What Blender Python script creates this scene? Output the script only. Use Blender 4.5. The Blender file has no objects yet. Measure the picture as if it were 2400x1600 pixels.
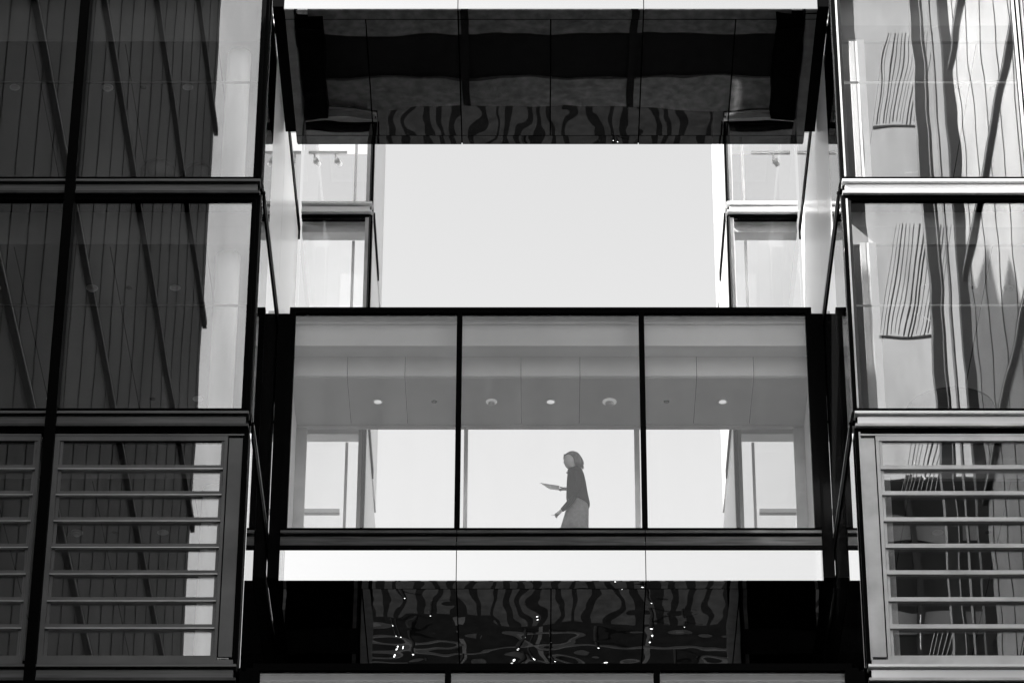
import bpy, bmesh, math, random
from mathutils import Vector, Matrix
random.seed(7)
S = bpy.context.scene
R = math.radians

# ------------------------------------------------------------------ camera
# The lens looks up 32 degrees from street level at the glass offices.
cd = bpy.data.cameras.new("camera")
cam = bpy.data.objects.new("camera", cd)
S.collection.objects.link(cam)
cam.location = (-0.18, 0.0, 0.0)
cam.rotation_euler = (R(90 + 32.07), 0, 0)
cd.sensor_width = 36.0
cd.lens = 126.9
cd.shift_x = -0.0258
cd.clip_start = 0.5
cd.clip_end = 6000
S.camera = cam

# ------------------------------------------------------------------ sky, sun, exposure
SUN = Vector((-1.0, -0.60, 1.05)).normalized()      # towards the sun
w = bpy.data.worlds.new("World")
S.world = w
w.use_nodes = True
nt = w.node_tree
sky = nt.nodes.new("ShaderNodeTexSky")
sky.sky_type = 'NISHITA'
sky.sun_disc = False
sky.sun_elevation = math.asin(SUN.z)
sky.sun_rotation = math.atan2(SUN.x, SUN.y)
sky.air_density = 1.0
sky.dust_density = 3.0
bw = nt.nodes.new("ShaderNodeRGBToBW")
bg = nt.nodes["Background"]
bg.inputs[1].default_value = 0.15
nt.links.new(sky.outputs[0], bw.inputs[0])
nt.links.new(bw.outputs[0], bg.inputs[0])
ld = bpy.data.lights.new("sun", 'SUN')
ld.energy = 5.0
ld.angle = R(0.55)
ld.color = (1.0, 0.99, 0.98)
lo = bpy.data.objects.new("sun", ld)
S.collection.objects.link(lo)
lo.rotation_euler = (-SUN).to_track_quat('-Z', 'Y').to_euler()
S.view_settings.view_transform = 'Standard'
S.view_settings.look = 'None'
S.view_settings.gamma = 1.0
S.view_settings.exposure = 1.78
S.render.engine = 'CYCLES'
S.cycles.max_bounces = 14
S.cycles.transparent_max_bounces = 24
S.cycles.glossy_bounces = 6
S.cycles.sample_clamp_indirect = 6.0

# ------------------------------------------------------------------ materials
def g(v): return (v, v, v, 1)
def mat(name, base, rough=0.5, metal=0.0, spec=0.5, noise=0.0, nscale=8.0, stretch=(1, 1, 1), bump=0.0, bscale=20.0):
    m = bpy.data.materials.new(name); m.use_nodes = True
    t = m.node_tree; b = t.nodes["Principled BSDF"]
    b.inputs["Base Color"].default_value = g(base)
    b.inputs["Roughness"].default_value = rough
    b.inputs["Metallic"].default_value = metal
    b.inputs["Specular IOR Level"].default_value = spec
    tc = t.nodes.new("ShaderNodeTexCoord")
    mp = t.nodes.new("ShaderNodeMapping"); mp.inputs["Scale"].default_value = stretch
    t.links.new(tc.outputs["Object"], mp.inputs[0])
    if noise:
        n = t.nodes.new("ShaderNodeTexNoise"); n.inputs["Scale"].default_value = nscale
        n.inputs["Detail"].default_value = 6
        t.links.new(mp.outputs[0], n.inputs["Vector"])
        r = t.nodes.new("ShaderNodeMapRange")
        r.inputs["From Min"].default_value = 0.3; r.inputs["From Max"].default_value = 0.7
        r.inputs["To Min"].default_value = base * (1 - noise); r.inputs["To Max"].default_value = base * (1 + noise)
        t.links.new(n.outputs["Fac"], r.inputs["Value"])
        t.links.new(r.outputs[0], b.inputs["Base Color"])
    if bump:
        n2 = t.nodes.new("ShaderNodeTexNoise"); n2.inputs["Scale"].default_value = bscale
        t.links.new(mp.outputs[0], n2.inputs["Vector"])
        bp = t.nodes.new("ShaderNodeBump"); bp.inputs["Strength"].default_value = 1.0
        bp.inputs["Distance"].default_value = bump
        t.links.new(n2.outputs["Fac"], bp.inputs["Height"])
        t.links.new(bp.outputs[0], b.inputs["Normal"])
    return m

def glass(name, refl, tint=0.92, bump=0.0, bscale=0.5, blend=0.25, streak=0.0):
    m = bpy.data.materials.new(name); m.use_nodes = True
    t = m.node_tree; t.nodes.clear()
    o = t.nodes.new("ShaderNodeOutputMaterial")
    tr = t.nodes.new("ShaderNodeBsdfTransparent"); tr.inputs[0].default_value = g(tint)
    gl = t.nodes.new("ShaderNodeBsdfGlossy"); gl.inputs["Roughness"].default_value = 0.0
    gl.inputs["Color"].default_value = g(1.0)
    lw = t.nodes.new("ShaderNodeLayerWeight"); lw.inputs[0].default_value = blend
    mr = t.nodes.new("ShaderNodeMapRange")
    mr.inputs["To Min"].default_value = refl; mr.inputs["To Max"].default_value = 1.0
    t.links.new(lw.outputs["Fresnel"], mr.inputs["Value"])
    mx = t.nodes.new("ShaderNodeMixShader")
    t.links.new(mr.outputs[0], mx.inputs[0])
    if streak:      # rain streaks and dust films change how strongly the pane reflects
        tc = t.nodes.new("ShaderNodeTexCoord"); mp = t.nodes.new("ShaderNodeMapping"); mp.inputs["Scale"].default_value = (2.6, 2.6, 0.5)
        n = t.nodes.new("ShaderNodeTexNoise"); n.inputs["Scale"].default_value = 1.3; n.inputs["Detail"].default_value = 7; n.inputs["Roughness"].default_value = 0.6
        r2 = t.nodes.new("ShaderNodeMapRange")
        r2.inputs["From Min"].default_value = 0.35; r2.inputs["From Max"].default_value = 0.65
        r2.inputs["To Min"].default_value = refl * (1 - streak); r2.inputs["To Max"].default_value = refl * (1 + streak)
        t.links.new(tc.outputs["Object"], mp.inputs[0]); t.links.new(mp.outputs[0], n.inputs["Vector"])
        t.links.new(n.outputs["Fac"], r2.inputs["Value"]); t.links.new(r2.outputs[0], mr.inputs["To Min"])
    t.links.new(tr.outputs[0], mx.inputs[1]); t.links.new(gl.outputs[0], mx.inputs[2])
    if bump:
        tc = t.nodes.new("ShaderNodeTexCoord")
        n = t.nodes.new("ShaderNodeTexNoise"); n.inputs["Scale"].default_value = bscale; n.inputs["Detail"].default_value = 1
        bp = t.nodes.new("ShaderNodeBump"); bp.inputs["Distance"].default_value = bump
        t.links.new(tc.outputs["Object"], n.inputs["Vector"]); t.links.new(n.outputs["Fac"], bp.inputs["Height"])
        t.links.new(bp.outputs[0], gl.inputs["Normal"])
    t.links.new(mx.outputs[0], o.inputs[0])
    return m

def mirror_mat(name, refl, base, bump=0.0, bscale=0.5, rough=0.0, grime=0.0, detail=1.0):
    """glossy coated panel: a dark or pale body under a reflecting coat"""
    m = bpy.data.materials.new(name); m.use_nodes = True
    t = m.node_tree; t.nodes.clear()
    o = t.nodes.new("ShaderNodeOutputMaterial")
    df = t.nodes.new("ShaderNodeBsdfDiffuse"); df.inputs[0].default_value = g(base)
    gl = t.nodes.new("ShaderNodeBsdfGlossy"); gl.inputs["Roughness"].default_value = rough
    gl.inputs["Color"].default_value = g(1.0)
    mx = t.nodes.new("ShaderNodeMixShader"); mx.inputs[0].default_value = refl
    t.links.new(df.outputs[0], mx.inputs[1]); t.links.new(gl.outputs[0], mx.inputs[2])
    tc = t.nodes.new("ShaderNodeTexCoord")
    if bump:
        n = t.nodes.new("ShaderNodeTexNoise"); n.inputs["Scale"].default_value = bscale; n.inputs["Detail"].default_value = detail
        bp = t.nodes.new("ShaderNodeBump"); bp.inputs["Distance"].default_value = bump
        t.links.new(tc.outputs["Object"], n.inputs["Vector"]); t.links.new(n.outputs["Fac"], bp.inputs["Height"])
        t.links.new(bp.outputs[0], gl.inputs["Normal"])
    if grime:
        n = t.nodes.new("ShaderNodeTexNoise"); n.inputs["Scale"].default_value = 6; n.inputs["Detail"].default_value = 8
        mr = t.nodes.new("ShaderNodeMapRange")
        mr.inputs["From Min"].default_value = 0.3; mr.inputs["From Max"].default_value = 0.7
        mr.inputs["To Min"].default_value = refl * (1 - grime); mr.inputs["To Max"].default_value = refl * (1 + grime)
        t.links.new(tc.outputs["Object"], n.inputs["Vector"]); t.links.new(n.outputs["Fac"], mr.inputs["Value"])
        t.links.new(mr.outputs[0], mx.inputs[0])
    t.links.new(mx.outputs[0], o.inputs[0])
    return m

def emit(name, s):
    m = bpy.data.materials.new(name); m.use_nodes = True
    b = m.node_tree.nodes["Principled BSDF"]
    b.inputs["Base Color"].default_value = g(0.8)
    b.inputs["Emission Color"].default_value = g(1.0); b.inputs["Emission Strength"].default_value = s
    return m

M = dict(
    black=mat("black_anodised", 0.0015, 0.6, 0.0, 0.02),
    dark=mat("dark_bronze", 0.035, 0.42, 0.3, 0.4, noise=0.5, nscale=3, stretch=(1, 1, 0.3)),
    steel=mat("brushed_steel", 0.42, 0.33, 0.85, 0.5, noise=0.18, nscale=5, stretch=(0.5, 1, 6)),
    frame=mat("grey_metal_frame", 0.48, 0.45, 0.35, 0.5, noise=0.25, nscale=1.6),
    fascia_sun=mirror_mat("sunlit_metal_fascia", 0.35, 0.9, rough=0.2),  # wing fascia on the sunny side, sun brightness put into its colour
    fascia_shade=mat("shaded_metal_fascia", 0.10, 0.4, 0.4, 0.5, noise=0.3, nscale=4, stretch=(0.3, 1, 8)),  # the same fascia with shade put into a darker colour
    framed=mat("grey_metal_frame_shade_side", 0.10, 0.45, 0.35, 0.5, noise=0.25, nscale=1.6),  # copy of the grey frame metal with shade put into its colour
    fascia=mat("polished_metal_fascia", 0.72, 0.24, 0.85, 0.5, noise=0.12, nscale=4, stretch=(0.3, 1, 8)),
    stone=mat("dark_stone_fascia", 0.06, 0.55, 0.0, 0.3, noise=0.55, nscale=3.0, stretch=(0.5, 1, 9)),
    white=mat("white_paint", 0.82, 0.6, 0, 0.3, noise=0.03, nscale=2),
    ceilingd=mat("shaded_ceiling_board", 0.14, 0.9, 0, 0.2, noise=0.03, nscale=3),  # ceiling board again, its shade put into the base colour
    glowceil=emit("added_glow_panel", 0.17),  # glow added to brighten the rear rooms, no lamp behind it
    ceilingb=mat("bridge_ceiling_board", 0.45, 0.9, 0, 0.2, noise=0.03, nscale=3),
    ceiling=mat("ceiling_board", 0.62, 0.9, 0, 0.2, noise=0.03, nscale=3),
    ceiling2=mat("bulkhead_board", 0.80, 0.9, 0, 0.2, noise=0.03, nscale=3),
    carpet=mat("grey_floor", 0.35, 0.9, 0, 0.2, noise=0.2, nscale=30),
    wall=mat("interior_wall", 0.7, 0.8, 0, 0.3, noise=0.05, nscale=2),
    roof=mat("roof_paving", 0.34, 0.85, 0, 0.2, noise=0.35, nscale=7, bump=0.004),
    well=mat("roof_gully", 0.015, 0.8, 0, 0.2, noise=0.3),
    sidepanel=mirror_mat("pale_glass_cladding", 0.35, 0.9, rough=0.25),
    sidepanelb=mirror_mat("pale_grey_cladding", 0.35, 0.45, rough=0.2),
    sidegloss=mirror_mat("dark_glass_cladding", 0.86, 0.02, rough=0.0, bump=0.0006, bscale=0.5),
    mirror=mirror_mat("mirror_fascia_glass", 0.53, 0.02, bump=0.0015, bscale=0.35),
    soffit=mirror_mat("black_glass_soffit", 0.085, 0.002, bump=0.010, bscale=0.8, grime=0.2, detail=1.3),
    glassd=glass("bridge_glass", 0.03, 0.98, bump=0.0006, bscale=0.5, blend=0.10, streak=0.13),
    glassf=glass("facade_glass", 0.115, 0.93, bump=0.0009, bscale=0.5, streak=0.15, blend=0.15),
    glassb=glass("back_glass", 0.0, 0.97, blend=0.03),
    glassw=glass("wavy_facade_glass", 0.18, 0.93, bump=0.0017, bscale=0.9, streak=0.2),
    grey=mat("smoke_detector_grey", 0.55, 0.5),
    lens=mat("lamp_trim", 0.8, 0.25, 0, 0.6),
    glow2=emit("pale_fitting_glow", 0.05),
    glow=emit("lamp_lens_glow", 0.14),
    hole=mat("dark_recess", 0.001, 0.9, 0, 0.0),
    nwall_d=mat("shaded_dark_cladding", 0.05, 0.6, 0, 0.3, noise=0.6, nscale=0.13),  # shade and soft cloud reflections are put into this cladding colour
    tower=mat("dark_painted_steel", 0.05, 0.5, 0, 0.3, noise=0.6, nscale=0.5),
    nwall_dd=mat("darkest_cladding", 0.018, 0.6, 0, 0.3, noise=0.3, nscale=0.3),
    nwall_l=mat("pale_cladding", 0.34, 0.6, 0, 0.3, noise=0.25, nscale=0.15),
)

# ------------------------------------------------------------------ helpers
C = S.collection
class MB:
    def __init__(s): s.bm = bmesh.new()
    def box(s, x0, x1, y0, y1, z0, z1):
        if x0 > x1: x0, x1 = x1, x0
        v = [s.bm.verts.new(p) for p in ((x0,y0,z0),(x1,y0,z0),(x1,y1,z0),(x0,y1,z0),(x0,y0,z1),(x1,y0,z1),(x1,y1,z1),(x0,y1,z1))]
        for f in ((0,3,2,1),(4,5,6,7),(0,1,5,4),(1,2,6,5),(2,3,7,6),(3,0,4,7)):
            s.bm.faces.new([v[i] for i in f])
        return s
    def quad(s, pts):
        s.bm.faces.new([s.bm.verts.new(p) for p in pts]); return s
    def lathe(s, prof, n=24, c=(0, 0, 0)):
        rings = []
        for r, z in prof:
            rings.append([s.bm.verts.new((c[0]+r*math.cos(2*math.pi*i/n), c[1]+r*math.sin(2*math.pi*i/n), c[2]+z)) for i in range(n)])
        for a, b in zip(rings, rings[1:]):
            for i in range(n):
                s.bm.faces.new((a[i], a[(i+1) % n], b[(i+1) % n], b[i]))
        s.bm.faces.new(rings[0][::-1]); s.bm.faces.new(rings[-1])
        return s
    def tube(s, pts, r, n=8):
        pts = [Vector(p) for p in pts]; rings = []
        for i, p in enumerate(pts):
            d = (pts[min(i+1, len(pts)-1)] - pts[max(i-1, 0)]).normalized()
            a = d.cross(Vector((0.31, 0.2, 0.93))).normalized(); b = d.cross(a)
            rr = r[i] if isinstance(r, (list, tuple)) else r
            rings.append([s.bm.verts.new(p + rr*(a*math.cos(2*math.pi*k/n) + b*math.sin(2*math.pi*k/n))) for k in range(n)])
        for a, b in zip(rings, rings[1:]):
            for i in range(n): s.bm.faces.new((a[i], a[(i+1) % n], b[(i+1) % n], b[i]))
        s.bm.faces.new(rings[0][::-1]); s.bm.faces.new(rings[-1])
        return s
    def build(s, name, m, parent=None, smooth=False):
        bmesh.ops.recalc_face_normals(s.bm, faces=s.bm.faces)
        me = bpy.data.meshes.new(name); s.bm.to_mesh(me); s.bm.free()
        if smooth:
            for p in me.polygons: p.use_smooth = True
        o = bpy.data.objects.new(name, me); C.objects.link(o)
        me.materials.append(M[m] if isinstance(m, str) else m)
        if parent:
            o.parent = parent
            o.matrix_parent_inverse = Matrix.Translation(-parent.location)
        return o
def tag(o, label=None, cat=None, group=None, kind=None):
    if label: o["label"] = label
    if cat: o["category"] = cat
    if group: o["group"] = group
    if kind: o["kind"] = kind
    return o
def empty(name, loc, label, cat, group=None):
    o = bpy.data.objects.new(name, None); C.objects.link(o); o.location = loc
    o.empty_display_size = 0.3
    return tag(o, label, cat, group)
def copy_tree(o, parent=None):
    c = o.copy(); C.objects.link(c)
    if parent: c.parent = parent; c.matrix_parent_inverse = o.matrix_parent_inverse.copy()
    for ch in list(o.children): copy_tree(ch, c)
    return c

G0 = -1.6                                            # street level, the lens is at 0
D1, D2, DB = 41.88, 45.30, 48.50                     # facade planes: wings, middle bridge, rear wings

# ------------------------------------------------------------------ ground
tag(MB().quad([(-3000, -3000, G0), (3000, -3000, G0), (3000, 3000, G0), (-3000, 3000, G0)]).build(
    "ground", mat("dark_street_paving", 0.003, 0.8, 0, 0.2, noise=0.4, nscale=0.5)), kind="structure")
b = MB()
x = -14.0
while x < 14:
    wd = random.uniform(0.2, 0.42)
    b.box(x, x + wd, 85.5, 96.2, G0 - 0.1, G0 + 0.004)
    x += wd + random.uniform(0.10, 0.30)
tag(b.build("pavement", mat("pale_paving_bands", 0.038, 0.8, 0, 0.2, noise=0.2, nscale=2)), kind="structure")
b = MB()
for y in (97.6, 98.9, 101.0): b.box(-30, 30, y, y + 0.12, G0 - 0.1, G0 + 0.12)
for x in (-7.5, -2.8, -0.2, 2.9, 7.0): b.box(x, x + 0.14, 96.6, 101.5, G0 - 0.1, G0 + 0.008)
tag(b.build("path", mat("pale_kerb_stone", 0.07, 0.8, 0, 0.2, noise=0.2, nscale=2)), kind="structure")

# ------------------------------------------------------------------ wings
FL = [13.73, 17.54, 21.35, 25.165, 28.963, 32.77]    # bottom of the glass in every storey
CEIL = {3: 28.09, 4: 31.63, 2: 24.30, 1: 20.4, 0: 16.6}
XC = 4.08                                            # outer corner of a wing
XM = (6.70, 6.84)                                    # first mullion
XE = 12.3
TOP = 36.4

def wing(s, label):
    """s = -1 the left wing, +1 the right wing"""
    X = lambda v: s * v
    root = empty("office_wing", (X(8), D1, G0), label, "building", "glass office wings")
    lit = s > 0  # wings share one design; sun and shade come in through these material picks
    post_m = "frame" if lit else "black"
    fm = "fascia_sun" if lit else "fascia_shade"
    # slabs of the floors and the roof
    for z in FL:
        MB().box(X(4.12), X(XE), D1 + 0.30, DB - 0.02, z - 0.33, z - 0.05).build("floor_slab", "carpet", root)
    MB().box(X(4.10), X(XE), D1 + 0.02, DB - 0.04, TOP - 0.3, TOP).build("roof", "roof", root)
    MB().box(X(4.10), X(XE), D1 + 0.02, DB - 0.04, G0, 13.3).build("base_storeys", "dark", root)
    # facade bands, one under each storey of glass
    for z in FL:
        MB().box(X(XC), X(XE), D1 - 0.02, D1 + 0.30, z - 0.088, z).build("sill_frame", "black", root)
        MB().box(X(XC + .01), X(XE), D1 - 0.10, D1 + 0.10, z - 0.124, z - 0.0881).build("ledge", fm, root)
        MB().box(X(XC + .03), X(XE), D1 + 0.02, D1 + 0.28, z - 0.30, z - 0.1241).build("gap_lining", "black", root)
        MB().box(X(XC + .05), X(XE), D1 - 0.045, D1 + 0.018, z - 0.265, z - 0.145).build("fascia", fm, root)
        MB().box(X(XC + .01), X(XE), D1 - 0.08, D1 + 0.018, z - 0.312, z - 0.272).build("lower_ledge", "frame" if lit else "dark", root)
        MB().box(X(XC), X(XE), D1 - 0.02, D1 + 0.30, z - 0.386, z - 0.3125).build("head_frame", "black", root)
    # corner posts and mullions
    for i, z in enumerate(FL):
        top = FL[i+1] - 0.386 if i + 1 < len(FL) else TOP
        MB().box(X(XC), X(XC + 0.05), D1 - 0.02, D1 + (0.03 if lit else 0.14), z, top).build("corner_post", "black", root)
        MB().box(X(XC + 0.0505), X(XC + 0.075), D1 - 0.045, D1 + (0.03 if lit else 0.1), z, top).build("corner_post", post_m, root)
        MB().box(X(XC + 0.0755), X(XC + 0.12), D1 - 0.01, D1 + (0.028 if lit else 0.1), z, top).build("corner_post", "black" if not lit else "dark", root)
        k = XM[0]
        while k < XE:
            if lit:
                q = MB()
                q.box(X(k), X(k + 0.03), D1 - 0.02, D1 + 0.12, z, top)
                q.box(X(k + 0.06), X(k + 0.09), D1 - 0.05, D1 + 0.12, z, top)
                q.box(X(k + 0.12), X(k + 0.15), D1 - 0.02, D1 + 0.12, z, top)
                q.build("mullion", "frame", root)
                q = MB(); q.box(X(k + 0.03), X(k + 0.06), D1 + 0.0, D1 + 0.12, z, top); q.box(X(k + 0.09), X(k + 0.12), D1 + 0.0, D1 + 0.12, z, top)
                q.build("mullion_joint", "black", root)
            else:
                MB().box(X(k - 0.02), X(k + 0.12), D1 - 0.16, D1 + 0.12, z - 0.386, top).build("mullion", "black", root)
            k += 2.7
    bays = [(XC + 0.12, XM[0] - 0.02), (XM[0] + 0.15, XM[0] + 2.68), (XM[0] + 2.85, XE)]
    for i, z in enumerate(FL):
        top = FL[i+1] - 0.386 if i + 1 < len(FL) else TOP - 0.3
        for a, c in bays:
            if i == 2:   # louvred storey
                louvres(root, X, a, c, z, top, lit)
                MB().box(X(a), X(c), D1 - 0.012, D1 + 0.004, z + .03, top - .07).build("window_pane", "glassw" if lit else "glassf", root)
            else:
                MB().box(X(a), X(c), D1 + 0.03, D1 + 0.045, z, top).build("window_pane", "glassw" if lit else "glassf", root)
                if i >= 3:
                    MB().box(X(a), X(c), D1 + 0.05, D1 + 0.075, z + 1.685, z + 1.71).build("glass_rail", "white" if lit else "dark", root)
    # rooms: ceiling, front bulkhead, columns, end wall
    for i, z in enumerate(FL[:-1]):
        hc = CEIL[i]; nxt = FL[i+1] - 0.331
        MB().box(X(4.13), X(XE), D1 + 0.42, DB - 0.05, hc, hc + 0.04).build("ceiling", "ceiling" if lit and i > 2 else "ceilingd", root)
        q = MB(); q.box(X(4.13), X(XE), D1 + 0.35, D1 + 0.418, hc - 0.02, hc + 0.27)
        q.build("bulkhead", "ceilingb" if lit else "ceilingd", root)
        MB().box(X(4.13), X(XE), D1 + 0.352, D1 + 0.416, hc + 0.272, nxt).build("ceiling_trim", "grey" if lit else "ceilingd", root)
        if lit:
            MB().box(X(4.33), X(4.55), D1 + 0.25, D1 + 0.349, z - 0.04, hc - 0.06).build("column", "white", root)
        else:
            MB().lathe([(0.17, z - 0.04), (0.17, nxt)], 32, (X(4.56), D1 + 0.70, 0)).build("column", "white", root, True)
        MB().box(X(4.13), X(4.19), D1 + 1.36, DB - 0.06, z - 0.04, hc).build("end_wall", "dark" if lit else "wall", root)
        MB().box(X(XE - 0.1), X(XE), D1 + 0.4, DB - 0.06, z - 0.04, hc).build("end_wall", "wall", root)
        # ceiling joints as thin shadow gaps
        q = MB()
        for k in range(6):
            xx = 4.85 + k * 1.35
            q.box(X(xx), X(xx + 0.012), D1 + 0.43, DB - 0.1, hc - 0.002, hc + 0.001)
        q.build("ceiling_joint", "hole", root)
    # side cladding towards the court: panels split at every storey and at the bridge plane
    for i, z in enumerate(FL):
        top = FL[i+1] - 0.30 if i + 1 < len(FL) else TOP
        m = "sidepanel" if i == 4 else "sidegloss"
        ys = D1 + (1.35 if i in (3, 4) else 0.145)
        if i in (3, 4):
            MB().box(X(4.062), X(4.075), D1 + (0.046 if lit else 0.145), ys - 0.012, z - 0.02, top).build("corner_pane", "glassf", root)
            MB().box(X(4.062), X(4.115), ys - 0.0115, ys - 0.001, z - 0.02, top).build("corner_joint", "black", root)
        for y0, y1 in ((ys, D2 - 0.008), (D2 + 0.008, D2 + 3.18)):
            MB().box(X(4.062), X(4.085 + 0.03), y0, y1, z - 0.02, top).build("side_panel", m, root)
        MB().box(X(4.086), X(4.12), ys + 0.005, DB - 0.02, z - 0.3, top - 0.001).build("side_backing", "hole", root)
        q = MB(); q.box(X(4.046), X(4.085), D1 + 0.3005, DB + 0.22, z - 0.29, z - 0.03)
        q.build("side_trim", "black", root)
        MB().box(X(4.041), X(4.0455), D1 + 0.31, DB + 0.2, z - 0.10, z - 0.075).build("side_trim_line", "steel", root)
    # rear closing glass
    for i, z in enumerate(FL[:-1]):
        MB().box(X(4.2), X(XE - .12), DB - 0.045, DB - 0.03, z, CEIL[i] - 0.01).build("back_window_pane", "glassb", root)
    return root

def louvres(root, X, a, c, z, top, lit):
    """a metal casement: outer frame, eight strips of glass between louvre bars, and a solid panel by the corner"""
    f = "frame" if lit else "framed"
    first = a < 5
    pa = a + 0.02
    if first:      # solid corner panel
        MB().box(X(XC + 0.06), X(4.338), D1 - 0.03, D1 + 0.08, z + 0.05, top - 0.09).build("solid_panel", f, root)
        MB().box(X(4.3385), X(4.3535), D1 - 0.028, D1 - 0.0135, z + 0.05, top - 0.09).build("panel_joint", "black", root)
        pa = 4.354
    h0, h1 = z + 0.05, top
    q = MB()
    q.box(X(pa), X(c), D1 - 0.045, D1 - 0.0125, h1 - 0.138, h1 - 0.062)          # head
    q.box(X(pa), X(c), D1 - 0.045, D1 - 0.0125, z - 0.0, z + 0.062)              # sill
    q.box(X(pa), X(pa + 0.045), D1 - 0.045, D1 - 0.0125, z + 0.0625, h1 - 0.1385)
    q.box(X(c - 0.07), X(c), D1 - 0.045, D1 - 0.0125, z + 0.0625, h1 - 0.1385)
    frame = q.build("louvre_frame", f, root)
    MB().box(X(XC + 0.06 if first else pa), X(c), D1 - 0.05, D1 + 0.08, h1 - 0.06, h1 - 0.035).build("head_trim", f, root)
    MB().box(X(XC + 0.06 if first else pa), X(c), D1 - 0.05, D1 + 0.08, z - 0.06 + 0.0, z - 0.001).build("sill_trim", f, root)
    # inner stiles
    for xa, xb in ((pa + 0.05, pa + 0.085), (c - 0.115, c - 0.075)):
        MB().box(X(xa), X(xb), D1 - 0.03, D1 - 0.013, z + 0.0627, h1 - 0.1387).build("stile", f, root)
    n = 8; ph = (24.625 - 21.434) / 7.86
    for k in range(1, n):
        zc = 21.434 + (24.625 - 21.434) * k / n - 0.0
        bar = MB().box(X(pa + 0.046), X(c - 0.071), D1 - 0.055, D1 - 0.0125, zc - 0.020, zc + 0.030).build("louvre_bar", f, root)
        MB().box(X(pa + 0.046), X(c - 0.071), D1 - 0.070, D1 - 0.0125, zc - 0.038, zc - 0.026).build("bar_lip", "steel", bar)

LW = wing(-1, "dark glass office wing on the left, in shade, with louvred windows in its lower storey")
RW = wing(1, "sunlit glass office wing on the right, with bright ledges and louvred windows below")

# ------------------------------------------------------------------ rear wings beyond the middle bridge
def rear(s, label):
    X = lambda v: s * v
    root = empty("rear_office_wing", (X(3.5), DB, G0), label, "building", "rear glass wings beyond the bridges")
    xo, xi = 2.87, 4.02
    FB = [21.6, 25.4, 29.25, 33.052, 36.85]
    YB = 52.0
    for z in FB:
        MB().box(X(xo + .13), X(xi), DB + 0.46, YB - 0.06, z - 0.43, z - 0.41).build("added_glow_ceiling", "glowceil", root)
        MB().box(X(xo), X(xi), DB - 0.02, DB + 0.2, z - 0.045, z).build("sill_frame", "black", root)
        MB().box(X(xo + .005), X(xi), DB - 0.10, DB + 0.1, z - 0.085, z - 0.0455).build("ledge", "white", root)
        MB().box(X(xo + .03), X(xi), DB + 0.0, DB + 0.18, z - 0.26, z - 0.0855).build("gap_lining", "black", root)
        MB().box(X(xo + .045), X(xi), DB - 0.06, DB - 0.002, z - 0.20, z - 0.118).build("fascia", "white", root)
        MB().box(X(xo + .005), X(xi), DB - 0.09, DB - 0.002, z - 0.235, z - 0.207).build("lower_ledge", "white", root)
        MB().box(X(xo), X(xi), DB - 0.02, DB + 0.03, z - 0.30, z - 0.2605).build("head_frame", "black", root)
        MB().box(X(xo + .12), X(xi), DB + 0.21, YB, z - 0.28, z - 0.05).build("floor_slab", "ceiling2", root)
    for i, z in enumerate(FB[:-1]):
        top = FB[i+1] - 0.30
        MB().box(X(xo), X(xo + 0.03), DB - 0.02, DB + 0.12, z, top).build("corner_post", "black", root)
        MB().box(X(xo + 0.0305), X(xo + 0.055), DB - 0.04, DB + 0.1, z, top).build("corner_post", "dark", root)
        MB().box(X(xo + 0.0555), X(xo + 0.115), DB - 0.01, DB + 0.1, z, top).build("corner_post", "frame", root)
        MB().box(X(xo + 0.115), X(xi), DB + 0.03, DB + 0.045, z, top).build("window_pane", "glassd", root)
        MB().box(X(3.17), X(3.215), DB + 0.46, DB + 0.50, z - 0.04, top - 0.14).build("mullion", "white", root)
        MB().box(X(xo + 0.13), X(xi), DB + 0.21, DB + 0.45, top - 0.14, top + 0.01).build("bulkhead", "ceiling2", root)
        MB().box(X(3.41), X(xi), DB + 2.6, DB + 2.7, top - 0.20 , top - 0.08).build("transom", "grey", root)
        MB().box(X(3.0), X(xi), YB - 0.05, YB - 0.03, z, top).build("back_window_pane", "glassb", root)
        for y0, y1 in ((DB + 0.13, DB + 3.0), (DB + 3.016, YB)):
            MB().box(X(xo - 0.005), X(xo + 0.02), y0, y1, z - 0.0, top + 0.02).build("side_panel", "sidepanelb", root)
        MB().box(X(xo + 0.021), X(xo + 0.05), DB + 0.13, YB, z, top).build("side_backing", "white", root)
        MB().box(X(xo - 0.03), X(xo - 0.0055), DB + 0.21, YB - 1.5, z - 0.22, z - 0.06).build("side_trim", "black", root)
    MB().box(X(xo + .02), X(xi), DB + 0.02, YB, G0, 25.05).build("base_storeys", "hole", root)
    for k in range(12): MB().box(X(xo + .02), X(xi), DB - 0.03, DB + 0.0195, 1.5 + k * 2.0, 1.9 + k * 2.0).build("base_band", "dark", root)
    return root
rear(-1, "pale rear wing at the left beyond the middle bridge, bright window above its white ledge")
rear(1, "pale rear wing at the right beyond the middle bridge, bright window above its white ledge")

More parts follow.
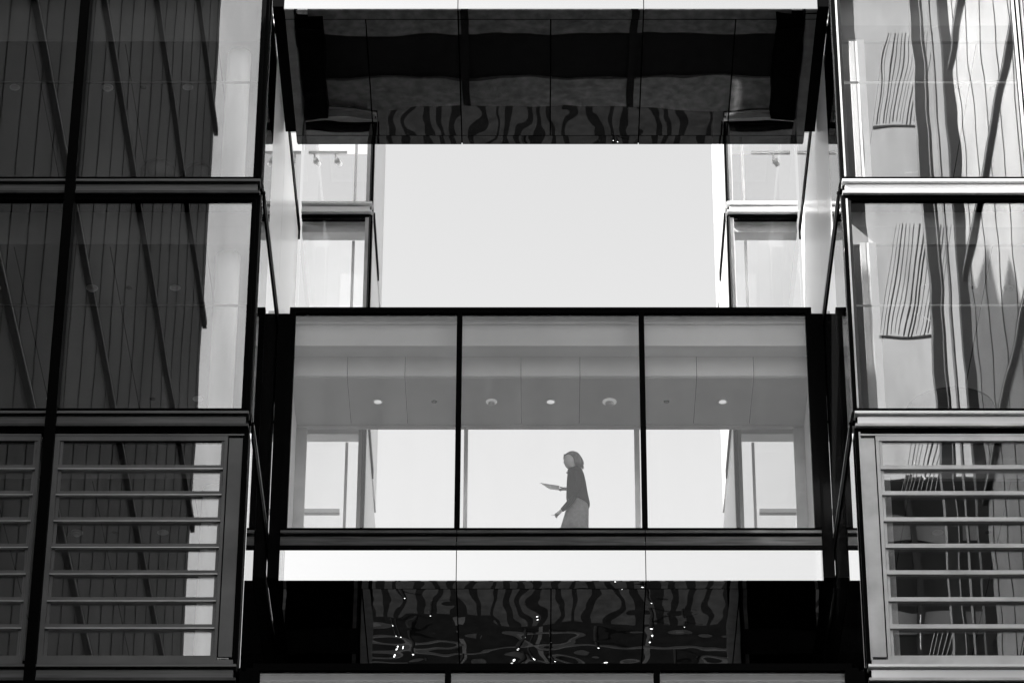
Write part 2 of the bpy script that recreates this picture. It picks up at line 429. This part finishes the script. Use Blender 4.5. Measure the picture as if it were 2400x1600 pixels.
# ------------------------------------------------------------------ bridges
def bridge(D, dep, zf, label, full=True):
    """glazed bridge between the wings, front glass at Y = D, sill of the glass at zf"""
    root = empty("glass_bridge", (0, D, zf - 0.85), label, "bridge", "glazed bridges between the wings")
    XB = 3.88
    gt = zf + 3.651; rt = zf + 3.751
    B = 1.35
    edges = [-XB, -B, B, XB]
    # roof: two paved strips, a dark gully between them, raised seams
    q = MB(); yb = D + dep
    q.box(-XB + .03, XB - .03, D + 0.10, D + 1.13, rt - 0.07, rt - 0.01)
    q.box(-XB + .03, XB - .03, D + 2.34, yb, rt - 0.07, rt - 0.01)
    q.build("roof", "roof", root)
    MB().box(-XB + .03, XB - .03, D + 1.1305, D + 2.3395, rt - 0.07, rt - 0.05).build("roof_gully", "well", root)
    for xx in (-B - 0.06, B - 0.06):
        MB().box(xx, xx + 0.12, D + 0.12, yb - 0.02, rt - 0.009, rt + 0.02).build("roof_seam", "well", root)
    for sx in (-1, 1):
        MB().box(sx * 3.62, sx * 4.03, D + 0.62, yb - 0.05, rt - 0.06, rt + 0.26).build("roof_upstand", "black", root)
    # head frame and front mullions
    MB().box(-XB, XB, D - 0.02, D + 0.09, gt, rt).build("head_frame", "black", root)
    for xx, hw in ((-XB + 0.045, 0.045), (-B, 0.04), (B, 0.04), (XB - 0.045, 0.045)):
        MB().box(xx - hw, xx + hw, D - 0.03, D + 0.10, zf, gt - 0.0005).build("mullion", "black", root)
    for a, c in zip(edges, edges[1:]):
        a2 = a + (0.09 if a == -XB else 0.04); c2 = c - (0.09 if c == XB else 0.04)
        MB().box(a2, c2, D + 0.02, D + 0.035, zf, gt).build("window_pane", "glassd", root)
    # sill: black frame, thin ledge, stone band, black line
    MB().box(-XB, XB, D - 0.02, D + 0.12, zf - 0.062, zf).build("sill_frame", "black", root)
    for a, c in zip(edges, edges[1:]):
        MB().box(a + .006, c - .006, D - 0.06, D + 0.10, zf - 0.105, zf - 0.0625).build("ledge", "stone", root)
        MB().box(a + .006, c - .006, D - 0.03, D + 0.05, zf - 0.292, zf - 0.150).build("fascia", "stone", root)
        MB().box(a + .006, c - .006, D - 0.010, D + 0.02, zf - 0.849, zf - 0.350).build("mirror_panel", "mirror", root)
    q = MB(); q.box(-XB, XB, D + 0.0, D + 0.12, zf - 0.1495, zf - 0.1055)
    q.box(-XB, XB, D - 0.035, D + 0.12, zf - 0.3495, zf - 0.2925)
    q.build("frame_line", "black", root)
    MB().box(-XB, XB, D + 0.021, D + 0.12, zf - 0.845, zf - 0.35).build("backing", "hole", root)
    # soffit of black glass panels
    zs = zf - 0.85
    MB().box(-XB, XB, D + 0.1205, D + dep - 0.05, zs + 0.03, zs + 0.3).build("underdeck", "hole", root)
    rows = [(D + 0.0, D + 0.24, edges), (D + 0.255, D + dep - 0.26, [-XB, -2 * B, -B, 0, B, 2 * B, XB]), (D + dep - 0.245, D + dep - 0.02, edges)]
    for y0, y1, ed in rows:
        for a, c in zip(ed, ed[1:]):
            q = MB().box(a + 0.009, c - 0.009, y0, y1, zs + 0.003, zs + 0.02)
            sl = random.uniform(-.0022, .0022); st = random.uniform(-.0022, .0022)
            for vv in q.bm.verts:      # every panel hangs a hair out of true
                if vv.co.z < zs + 0.01: vv.co.z += (sl if vv.co.x > (a + c) / 2 else 0) + (st if vv.co.y > (y0 + y1) / 2 else 0) * 0.6
            q.build("soffit_panel", "soffit", root)
    MB().box(-XB, XB, D + 0.002, D + dep - 0.03, zs + 0.0215, zs + 0.028).build("soffit_backing", "hole", root)
    # joint covers closing the slots beside the wings
    for s in (-1, 1):
        MB().box(s * (XB + 0.002), s * 4.045, D + 0.0, D + 0.3, zs + 0.05, rt - 0.10).build("joint_cover", "black", root)
        MB().box(s * (XB + 0.002), s * 4.040, D + 0.302, D + dep - 0.3, zs + 0.04, zs + 0.3).build("joint_cover", "black", root)
    # room
    MB().box(-XB, XB, D + 0.13, D + 2.0, zf - 0.06, zf - 0.03).build("floor", "carpet", root)
    q = MB()
    q.box(-XB, XB, D + 0.20, D + 0.215, zf + 3.21, gt + 0.03)                 # first step
    q.box(-XB, XB, D + 0.2155, D + 0.55, zf + 3.235, zf + 3.26)
    q.build("ceiling_step", "ceiling", root)
    MB().box(-XB, XB, D + 0.14, D + 0.195, gt - 0.075, gt - 0.055).build("blind_rail", "grey", root)
    jx = [-3.03, -2.17, -0.44, 0.44, 2.18, 3.03]
    ex = [-XB] + jx + [XB]
    for a, c in zip(ex, ex[1:]):
        q = MB(); q.box(a + .004, c - .004, D + 0.551, D + 0.57, zf + 2.90, zf + 3.235)
        q.build("bulkhead", "ceiling", root)
        MB().box(a + .004, c - .004, D + 0.571, D + 1.93, zf + 2.88, zf + 2.90).build("ceiling_panel", "ceilingb", root)
    MB().box(-XB, XB, D + 0.58, D + 2.0, zf + 2.902, zf + 2.93).build("ceiling_backing", "hole", root)
    MB().box(-XB, XB, D + 1.9305, D + 2.02, zf + 2.845, zf + 2.9).build("back_head", "ceilingb", root)
    # back glazing
    for a, c in ((-3.70, -1.31), (-1.25, 1.275), (1.355, 3.70)):
        MB().box(a, c, D + 2.0, D + 2.012, zf, zf + 2.845).build("back_window_pane", "glassb", root)
    for a, c in ((-XB, -3.70), (-1.31, -1.25), (1.275, 1.355), (3.70, XB)):
        MB().box(a, c, D + 1.96, D + 2.05, zf, zf + 2.8445).build("back_mullion", "frame", root)
    for s in (-1, 1):
        MB().box(s * (XB - 0.02), s * XB, D + 0.14, D + 1.95, zf, zf + 2.879).build("end_wall", "wall", root)
    return root
mid = bridge(D2, 3.15, 25.222, "middle glass bridge with a walking woman inside, set back between the two wings")
upp = bridge(D1, 3.42, 32.78, "upper glass bridge seen from below, its black mirror soffit filling the top")
low = bridge(D1, 3.30, 17.56, "lower glass bridge, only its black head frame and glass tops showing at the bottom edge")

# ------------------------------------------------------------------ buildings beside the court, seen only in the glass
def neighbour(s, x0, y_end, F, z0, m, label, steps):
    X = lambda v: s * v
    root = empty("court_building", (X(x0 + 3), y_end, G0), label, "building")
    for y0, y1, h in steps:
        MB().box(X(x0), X(x0 + 7), y0, y1, G0, h).build("wall", "nwall_dd" if (s < 0 and y0 > 30.5) else m, root)  # blocks near the wing coloured darker so their mirrored image fades to black
    for y0, y1, h in steps:
        z = z0
        while z > 4: z -= F
        while z < h - 0.5:
            if z > 4: MB().box(X(x0 - 0.10), X(x0 - 0.002), y0 - (0.15 if y0 == y_end else 0), y1, z - 0.22, z).build("slab_trim", "black", root)
            if z > 4: MB().box(X(x0 - 0.11), X(x0 - 0.1005), y0, y1, z - 0.16, z - 0.13).build("trim_line", "steel", root)
            z += F
    y = y_end + 0.6
    q = MB()
    while y < 41.0:
        h = [hh for a, c, hh in steps if a <= y < c][0]
        q.box(X(x0 - 0.012), X(x0 - 0.0015), y, y + 0.035, G0, h)
        y += 1.7
    q.build("panel_joints", "hole", root)
    return root
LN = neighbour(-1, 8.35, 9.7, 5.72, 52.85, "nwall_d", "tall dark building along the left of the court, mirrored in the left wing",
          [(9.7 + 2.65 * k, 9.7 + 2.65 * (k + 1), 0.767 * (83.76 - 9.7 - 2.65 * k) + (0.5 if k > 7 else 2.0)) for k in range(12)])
q = MB()
for k in range(22):          # added unseen bars above the left roof, breaking the sun into streaks
    y = 33.6 + k * 0.24; z = 0.767 * (83.76 - y) + 0.4
    v = [q.bm.verts.new(p) for p in ((-8.6, y, z), (-8.6, y + .13, z), (-8.52, y + .13, z), (-8.52, y, z),
         (-8.6, y - .75, z + 3.4), (-8.6, y - .62, z + 3.4), (-8.52, y - .62, z + 3.4), (-8.52, y - .75, z + 3.4))]
    for f in ((0,3,2,1),(4,5,6,7),(0,1,5,4),(1,2,6,5),(2,3,7,6),(3,0,4,7)): q.bm.faces.new([v[i] for i in f])
q.build("sun_streak_bars", "dark", LN)
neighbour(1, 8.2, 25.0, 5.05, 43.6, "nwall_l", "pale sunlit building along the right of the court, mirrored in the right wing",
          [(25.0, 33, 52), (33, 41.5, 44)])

# steel stair frame across the street, mirrored in the right wing
root = empty("steel_stair_tower", (8.6, 17, G0), "dark steel tower with slatted landings, mirrored in the right wing", "tower")
for x, y, wd in ((7.62, 23.0, 0.20), (7.87, 22.8, 0.05), (8.24, 23.0, 0.22), (8.1, 22.5, 0.03), (7.12, 13.2, 0.42)):
    MB().box(x, x + wd, y, y + 0.3, G0, 58).build("post", "tower", root)
for z, n, y0, dx in ((34.6, 8, 13.8, 0.3), (39.3, 9, 14.6, 0.1), (44.6, 15, 12.9, 0.0), (49.9, 13, 13.8, 0.06)):
    q = MB()
    for k in range(n):
        xx = 7.74 + dx + k * 0.088 + random.uniform(-.014, .014)
        q.box(xx, xx + random.choice((0.010, 0.018, 0.030)), y0 + random.uniform(0, 0.25), 17.4, z, z + 0.05)
    q.build("slats", "tower", root)
    q = MB(); q.box(7.75, 7.8 + n * .088, y0 - 0.05, y0, z - 0.0, z + 0.05); q.box(7.75, 7.7 + n * .088, y0 - 0.08, y0 - 0.051, z + 0.0, z + 0.03)
    q.build("beam", "tower", root)
for k in range(5):      # raking tie rods
    MB().tube([(7.7 + k * .33, 17.6, 34 + k * 4), (8.3 + k * .12, 12.5, 37.5 + k * 4)], 0.012 + 0.006 * (k % 2), 6).build("tie_rod", "steel", root)

root = empty("office_block", (20, -34, G0), "dark office block across the street behind the viewer, mirrored in the right louvres", "building")
MB().box(11.6, 32, -42, -30, G0, 65.5).build("wall", "nwall_dd", root)
q = MB()
for k in range(17): q.box(11.6, 32, -29.999, -29.9, 2 + k * 3.8, 2.9 + k * 3.8)
q.build("spandrel_bands", "nwall_l", root)
q = MB()
for k in range(14): q.box(11.7 + k * 1.5, 11.95 + k * 1.5, -29.895, -29.6, G0, 65.4)
q.build("fins", "dark", root)

# ------------------------------------------------------------------ ceiling fittings
def at(o, x, y, z): o.location = (x, y, z); return o
def downlight(lensm="glow"):
    r = empty("downlight", (0, 0, 0), "x", "ceiling light", "recessed downlights")
    MB().lathe([(0.078, 0.0), (0.078, -0.006), (0.07, -0.010), (0.066, -0.008), (0.066, 0.0)], 28).build("trim_ring", "lens", r, True)
    MB().lathe([(0.058, -0.0085), (0.05, -0.010), (0.02, -0.0115)], 28).build("lens", lensm, r, True)
    return r
def detector(bm_="glow2"):
    r = empty("smoke_detector", (0, 0, 0), "x", "smoke detector", "round smoke detectors")
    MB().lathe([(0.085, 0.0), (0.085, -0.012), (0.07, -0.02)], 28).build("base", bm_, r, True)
    MB().lathe([(0.05, -0.0205), (0.052, -0.045), (0.03, -0.06)], 24).build("sensor_head", "grey", r, True)
    return r
def speaker():
    r = empty("ceiling_sensor", (0, 0, 0), "x", "ceiling sensor", "small recessed sensors")
    MB().lathe([(0.045, 0.0), (0.045, -0.004), (0.04, -0.006)], 24).build("disc", "hole", r, True)
    return r
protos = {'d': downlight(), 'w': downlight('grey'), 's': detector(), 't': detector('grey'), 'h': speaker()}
used = set()
def put(k, x, y, z, label):
    o = protos[k]
    if k in used: o = copy_tree(o)
    used.add(k)
    at(o, x, y, z); o["label"] = label
    return o
zc = 25.222 + 2.88 - 0.001
put('d', -2.598, 46.55, zc, "small round downlight in the left bay of the middle bridge")
put('h', -1.746, 46.55, zc, "tiny disc sensor in the left bay of the middle bridge ceiling")
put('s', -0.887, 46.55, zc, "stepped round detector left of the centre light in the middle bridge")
put('d', 0.005, 46.55, zc, "small round downlight in the central bay of the middle bridge")
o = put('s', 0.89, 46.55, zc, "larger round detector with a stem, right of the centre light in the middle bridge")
o.scale = (1.25, 1.25, 1.1)
put('h', 1.75, 46.55, zc, "tiny disc sensor in the right bay of the middle bridge ceiling")
put('d', 2.595, 46.55, zc, "small round downlight in the right bay of the middle bridge")
for z, dy, nm in ((31.629, 1.5, "upper"), (28.089, 1.5, "second"), (24.299, 1.87, "louvred")):
    put('w', -5.38, D1 + dy, z, "round downlight nearest the bright column, %s storey of the left wing" % nm)
    put('h', -6.04, D1 + dy, z, "dark disc sensor beside the downlight, %s storey of the left wing" % nm)
    put('t', -6.70 + 0.13, D1 + dy, z, "round detector next to the black mullion, %s storey of the left wing" % nm)
    put('w', -7.95, D1 + dy, z, "round downlight near the left picture edge, %s storey of the left wing" % nm)
    put('w', 5.35, D1 + dy, z, "round downlight nearest the white column, %s storey of the right wing" % nm)
    put('h', 6.05, D1 + dy, z, "dark disc sensor between the lights, %s storey of the right wing" % nm)
    if z > 28: put('t', 6.56, D1 + dy, z, "stepped round detector near the right mullion, %s storey of the right wing" % nm)
put('w', -5.30, 46.45, 28.089, "round downlight just above the sill, second storey of the left wing")
put('w', -7.5, 46.45, 28.089, "faint downlight above the sill near the left picture edge, second storey")
put('h', -5.98, 46.45, 28.089, "dark disc sensor just above the sill, second storey of the left wing")

# track lights in the rear wings
def track(x0, x1, y, z, heads, label):
    r = empty("track_light", ((x0 + x1) / 2, y, z), label, "track light", "track lights in the rear wings")
    MB().box(x0, x1, y - 0.02, y + 0.02, z - 0.05, z).build("track_rail", "grey", r)
    for hx in heads:
        h = MB(); h.box(hx - 0.014, hx + 0.014, y - 0.014, y + 0.014, z - 0.24, z - 0.051)
        h = h.build("stem", "grey", r)
        MB().tube([(hx + 0.02, y - 0.05, z - 0.2), (hx + 0.07, y + 0.09, z - 0.2)], 0.045, 16).build("spot_head", "grey", h, True)
track(-4.0, -3.36, DB + 0.7, 34.55, (-3.55, -3.9), "grey track light with two spots in the upper left rear window")
track(3.36, 4.0, DB + 0.7, 34.55, (3.72,), "grey track light with one spot in the upper right rear window")

# ------------------------------------------------------------------ chairs and table behind the wing glass
def chair(x, y, z, rot, label):
    r = empty("shell_chair", (0, 0, 0), label, "chair", "shell chairs behind the wing glass")
    q = MB(); n = 18; rows = []
    for j, (h, rr, f) in enumerate(((0.46, 0.22, 1.0), (0.60, 0.255, 0.95), (0.74, 0.265, 0.85), (0.83, 0.22, 0.6), (0.87, 0.12, 0.35))):
        rows.append([q.bm.verts.new((rr * math.sin((i / n - .5) * math.pi * f), rr * math.cos((i / n - .5) * math.pi * f), h + 0.0)) for i in range(n + 1)])
    for a, c in zip(rows, rows[1:]):
        for i in range(n): q.bm.faces.new((a[i], a[i+1], c[i+1], c[i]))
    o = q.build("backrest", "dark", r, True)
    sm = o.modifiers.new("th", 'SOLIDIFY'); sm.thickness = 0.014
    MB().lathe([(0.20, 0.43), (0.22, 0.45), (0.2, 0.47)], 24).build("seat", "dark", r, True)
    for sx in (-1, 1):
        for sy in (-1, 1):
            MB().tube([(sx * 0.1, sy * 0.1, 0.43), (sx * 0.2, sy * 0.2, 0.0)], 0.01).build("leg", "steel", r)
    r.location = (x, y, z); r.rotation_euler = (0, 0, rot)
    return r
chair(-5.66, 42.75, 28.913, R(180), "round-backed chair behind the sill, top storey of the left wing")
chair(-5.05, 42.85, 28.913, R(150), "second low chair right of it by the column, top storey of the left wing")
chair(6.1, 42.75, 21.30, R(180), "round-backed chair behind the lowest louvre of the right wing")
r = empty("round_table", (5.6, 43.05, 25.115), "dark round table behind the sill in the second storey of the right wing", "table")
MB().lathe([(0.60, 0.72), (0.62, 0.735), (0.60, 0.75)], 40, (5.55, 43.05, 25.115)).build("tabletop", "dark", r)
MB().lathe([(0.2, 0.0), (0.2, 0.02), (0.03, 0.05), (0.03, 0.719)], 24, (5.55, 43.05, 25.115)).build("pedestal", "dark", r)

# ------------------------------------------------------------------ small lamps added in the street, standing in for sun glints in the soffits
LAMP = emit("added_glint_glow", 9.0)
r0 = empty("added_glint_lamp", (0, 0, 0), "added low lamp in the street, its mirrored dot standing in for a sun glint", "lamp", "added lamps for glints in the soffits")
MB().lathe([(0.05, 0), (0.05, 0.6)], 10).build("post", "dark", r0)
MB().lathe([(0.022, 0.601), (0.022, 0.63), (0.015, 0.645)], 10).build("lamp_head", LAMP, r0)
spots = []
for i in range(22):
    spots.append((random.uniform(-5.0, 5.0), random.choice((93.2, 95.9, 97.2, 98.4, 98.9)) + random.uniform(-0.6, 0.6)))
for i, (x, y) in enumerate(spots):
    o = r0 if i == 0 else copy_tree(r0)
    o.location = (x, y, G0)

# ------------------------------------------------------------------ the walking woman
PX, PY, PZ = 0.325, 46.0, 26.91
zfl = 25.192
def P(zx, zy, dy=0.0):     # profile drawing units -> metres, she walks towards -X
    return Vector((PX + (zx - 700) / 1090.0, PY + dy, PZ - (zy - 185) / 919.0))
def L(zx, zy, dy, k=1.0):  # a point beside the body's middle plane, set lower or higher so the raised view lines it up
    return P(zx, zy, dy) + Vector((0, 0, 0.62 * dy * k))
def skin(name, verts, edges, radii, m, parent, root_i=0, sub=2):
    me = bpy.data.meshes.new(name)
    me.from_pydata([tuple(v) for v in verts], edges, [])
    o = bpy.data.objects.new(name, me); C.objects.link(o)
    md = o.modifiers.new("skin", 'SKIN'); md.use_smooth_shade = True
    for i, r in enumerate(radii):
        rr = r if isinstance(r, tuple) else (r, r)
        me.skin_vertices[0].data[i].radius = rr
    me.skin_vertices[0].data[root_i].use_root = True
    s = o.modifiers.new("sub", 'SUBSURF'); s.levels = sub; s.render_levels = sub
    me.materials.append(m)
    if parent:
        o.parent = parent; o.matrix_parent_inverse = Matrix.Translation(-parent.location)
    return o
MSK = mat("skin", 0.55, 0.55, 0, 0.4, noise=0.05)
MJK = mat("dark_wool", 0.010, 0.95, 0, 0.0, noise=0.2, nscale=30)
MSKT = mat("grey_cloth", 0.26, 0.9, 0, 0.1, noise=0.12, nscale=20)
MHR = mat("brown_hair", 0.17, 0.7, 0, 0.3, noise=0.4, nscale=40, stretch=(1, 1, 0.2))
MPAP = mat("paper", 0.55, 0.8, 0, 0.2, noise=0.03)
pw = empty("person", (0.4, PY, zfl), "woman walking left inside the middle bridge, dark jacket and grey skirt, papers in hand", "person")
V = []; E = []; RD = []
def add(p, r, prev=None):
    V.append(p); RD.append(r)
    if prev is not None: E.append((prev, len(V) - 1))
    return len(V) - 1
pel = add(P(800, 1010), 0.115)
wa = add(P(760, 880), 0.10, pel)
ch = add(P(750, 700), 0.115, wa)
ub = add(P(755, 570), 0.075, ch)
nb = add(P(725, 500), 0.052, ub)
nk = add(P(690, 440), 0.048, nb)
hd0 = add(P(668, 390), 0.066, nk)
hd1 = add(P(672, 320), 0.088, hd0)
hd2 = add(P(685, 262), 0.070, hd1)
for sd, el, wr in ((-1, None, None), (1, None, None)):
    sh = add(P(765, 560, sd * 0.15), 0.036, ub)
    if sd < 0:    # arm nearer the camera, hangs forward with a pen
        e1 = add(L(790, 860, sd * 0.21, .5), 0.030, sh)
        e2 = add(L(640, 985, sd * 0.21, .87), 0.030, e1)
        wri = add(L(500, 1105, sd * 0.19), 0.023, e2)
        pa = add(L(462, 1140, sd * 0.19), (0.030, 0.020), wri)
        tips = [((405, 1168), (0.0)), ((412, 1190), 0.016), ((425, 1205), 0.030), ((440, 1212), 0.044)]
        for k, ((fx, fy), dyy) in enumerate(tips):
            k1 = add(L((462 + fx) / 2 - 6, (1140 + fy) / 2 + 2, sd * 0.19 - 0.025 + dyy), 0.0085, pa)
            add(L(fx, fy, sd * 0.19 - 0.022 + dyy), 0.0065, k1)
        t1 = add(L(440, 1130, sd * 0.19 - 0.03), 0.010, pa); add(L(405, 1150, sd * 0.19 - 0.03), 0.008, t1)
    else:         # far arm holds the papers up in front
        e1 = add(L(800, 800, sd * 0.21, .5), 0.030, sh)
        e2 = add(L(690, 790, sd * 0.20, .8), 0.028, e1)
        wri = add(L(600, 775, sd * 0.15), 0.024, e2)
        pa = add(L(545, 775, sd * 0.13), (0.032, 0.018), wri)
        for k, (fx, fy) in enumerate(((470, 765), (468, 780), (478, 792), (492, 802))):
            k1 = add(L(512, 772 + k * 9, sd * 0.13 - 0.03 + k * 0.016), 0.0085, pa)
            add(L(fx, fy + 6, sd * 0.13 - 0.03 + k * 0.016), 0.0065, k1)
        t1 = add(L(525, 750, sd * 0.13 - 0.03), 0.010, pa); add(L(485, 748, sd * 0.13 - 0.02), 0.008, t1)
for sd, kn, an, toe in ((-1, (0.26, 0.50), (0.14, 0.09), (-0.02, 0.03)), (1, (0.38, 0.50), (0.56, 0.12), (0.49, 0.02))):
    hp = add(P(800, 1060, sd * 0.08), 0.085, pel)
    k_ = add(Vector((kn[0] + 0.06, PY + sd * 0.08, zfl + kn[1])), 0.055, hp)
    c_ = add(Vector(((kn[0] + an[0]) / 2 + 0.06, PY + sd * 0.08, zfl + (kn[1] + an[1]) / 2 + 0.05)), 0.048, k_)
    a_ = add(Vector((an[0] + 0.06, PY + sd * 0.08, zfl + an[1])), 0.030, c_)
    add(Vector((toe[0] + 0.06, PY + sd * 0.08, zfl + toe[1] + 0.005)), (0.035, 0.022), a_)
body = skin("body", V, E, RD, MSK, pw, 0, 2)
# face: nose, brow and chin shaped as one small relief joined to the head profile
def loft(name, rings, m, parent, n=28, cap=True, sub=1):
    q = MB(); rs = []
    for (cx_, cz_, ax, ay, tilt, yo) in rings:
        ring = []
        for i in range(n):
            a = 2 * math.pi * i / n
            ux, uy = ax * math.cos(a), ay * math.sin(a)
            ring.append(q.bm.verts.new((cx_ + ux * math.cos(tilt), PY + yo + uy, cz_ + ux * math.sin(tilt))))
        rs.append(ring)
    for a, c in zip(rs, rs[1:]):
        for i in range(n): q.bm.faces.new((a[i], a[(i+1) % n], c[(i+1) % n], c[i]))
    if cap: q.bm.faces.new(rs[0][::-1]); q.bm.faces.new(rs[-1])
    o = q.build(name, m, parent, True)
    if sub:
        s = o.modifiers.new("sub", 'SUBSURF'); s.levels = sub; s.render_levels = sub
    return o
def ring(xf, xb, zf_, zb, ay, yo=0.0):
    """front and back points of the outline, in profile units"""
    a = P(xf, zf_); c = P(xb, zb)
    return ((a.x + c.x) / 2, (a.z + c.z) / 2, math.hypot(c.x - a.x, c.z - a.z) / 2, ay, math.atan2(c.z - a.z, c.x - a.x), yo)
loft("face", [ring(640, 700, 455, 455, 0.03), ring(600, 720, 440, 440, 0.05), ring(572, 730, 405, 405, 0.065), ring(568, 740, 382, 380, 0.072),
              ring(556, 745, 352, 350, 0.076), ring(562, 745, 325, 325, 0.078), ring(556, 745, 290, 300, 0.078), ring(575, 740, 255, 260, 0.07), ring(620, 720, 225, 225, 0.045)], MSK, body, sub=1)
loft("nose", [ring(566, 590, 318, 318, 0.009), ring(553, 592, 348, 346, 0.014), ring(549, 590, 362, 362, 0.018), ring(560, 590, 374, 374, 0.014)], MSK, body, n=12)
# jacket torso
loft("jacket", [ring(606, 800, 462, 440, 0.06), ring(618, 842, 500, 452, 0.12), ring(612, 880, 560, 540, 0.185), ring(600, 905, 660, 640, 0.20),
                ring(597, 925, 780, 760, 0.195), ring(592, 945, 880, 880, 0.185), ring(592, 966, 960, 960, 0.19), ring(640, 974, 975, 1010, 0.195),
                ring(700, 966, 968, 1050, 0.17), ring(760, 940, 985, 1065, 0.10)], MJK, pw, cap=True, sub=1)
for sd in (-1, 1):
    if sd < 0: pts = [(765, 545, .155, .062), (795, 700, .20, .058), (795, 860, .225, .055), (690, 950, .222, .048), (570, 1050, .20, .040), (505, 1103, .19, .032)]
    else: pts = [(765, 545, .155, .062), (795, 700, .20, .056), (800, 800, .22, .052), (740, 795, .212, .046), (680, 788, .197, .040), (630, 780, .165, .034)]
    q = MB(); q.tube([L(a, c, sd * d, (0, .25, .5, .75, 1, 1)[k_]) for k_, (a, c, d, _) in enumerate(pts)], [r_ for *_, r_ in pts], 16)
    o = q.build("sleeve", MJK, pw, True)
    s = o.modifiers.new("sub", 'SUBSURF'); s.levels = 1; s.render_levels = 1
MB().tube([P(604, 516, -0.01), P(612, 520, 0.01)], 0.009, 8).build("button", MJK, pw, True)
# skirt, with a walking slit towards the back
q = MB(); n = 40; rs = []
for xf, xb, zf_, zb, ay in ((610, 950, 960, 1010, 0.16), (600, 950, 1050, 1080, 0.185), (560, 948, 1180, 1200, 0.20), (508, 945, 1340, 1350, 0.20), (462, 958, 1480, 1520, 0.205)):
    c0, c1 = P(xf, zf_), P(xb, zb)
    rs.append([q.bm.verts.new((((c0.x + c1.x) / 2) - math.cos(2*math.pi*i/n) * (c1.x - c0.x) / 2 * (1 + 0.02 * math.sin(9 * 2*math.pi*i/n)),
                               PY + ay * math.sin(2*math.pi*i/n) * (1 + 0.03 * math.sin(7 * 2*math.pi*i/n)),
                               (c0.z + c1.z) / 2 - math.cos(2*math.pi*i/n) * (c0.z - c1.z) / 2 * -1)) for i in range(n)])
for j, (a, c) in enumerate(zip(rs, rs[1:])):
    for i in range(n):
        q.bm.faces.new((a[i], a[(i+1) % n], c[(i+1) % n], c[i]))
o = q.build("skirt", MSKT, pw, True)
s = o.modifiers.new("th", 'SOLIDIFY'); s.thickness = 0.006
# hair: bob that falls back to the collar, plus loose ends
loft("hair", [ring(800, 870, 432, 425, 0.05), ring(715, 884, 408, 372, 0.085), ring(705, 870, 360, 330, 0.100), ring(690, 840, 320, 280, 0.102), ring(600, 815, 272, 240, 0.097),
              ring(552, 790, 268, 215, 0.085), ring(590, 755, 226, 200, 0.062), ring(640, 725, 195, 190, 0.03)], MHR, body, sub=1)
q = MB()
for k in range(26):
    a = random.uniform(-1, 1)
    sx = random.uniform(800, 870)
    q.tube([P(sx, 370, a * 0.08), P(sx + 8, 405, a * 0.085), P(sx + random.uniform(-12, 10), 432 + random.uniform(-8, 10), a * 0.08)], [0.006, 0.005, 0.001], 5)
for k in range(10):
    q.tube([P(600, 240, random.uniform(-.06, .06)), P(560, 262, random.uniform(-.06, .06)), P(548 + random.uniform(0, 12), 300 + random.uniform(-10, 20), random.uniform(-.07, .07))], [0.006, 0.005, 0.001], 5)
q.build("hair_strands", MHR, body, True)
for sd in (-1, 1):
    c0 = Vector((0.13 + 0.02, 0, 0)) if sd < 0 else Vector((0.62, 0, 0))
# papers and pen
q = MB()
a0, a1, a2 = P(180, 685), P(330, 772), P(474, 740)
for t in (0.0, 0.006):
    pass
pts = [L(180, 685, 0.12), L(330, 774, 0.02), L(474, 792, 0.03), L(486, 730, 0.16)]
up = [p + Vector((0, 0, 0.005)) for p in pts]
vs = [q.bm.verts.new(p) for p in pts + up]
for f in ((3,2,1,0),(4,5,6,7),(0,1,5,4),(1,2,6,5),(2,3,7,6),(3,0,4,7)): q.bm.faces.new([vs[i] for i in f])
o = q.build("paper_stack", MPAP)
tag(o, "thin stack of papers held flat in front of the walking woman", "papers")
o = MB().tube([L(348, 1160, -0.21), L(470, 1156, -0.225)], [0.002, 0.0045], 8).build("pen", MJK)
tag(o, "thin pen in the lowered hand of the walking woman", "pen")
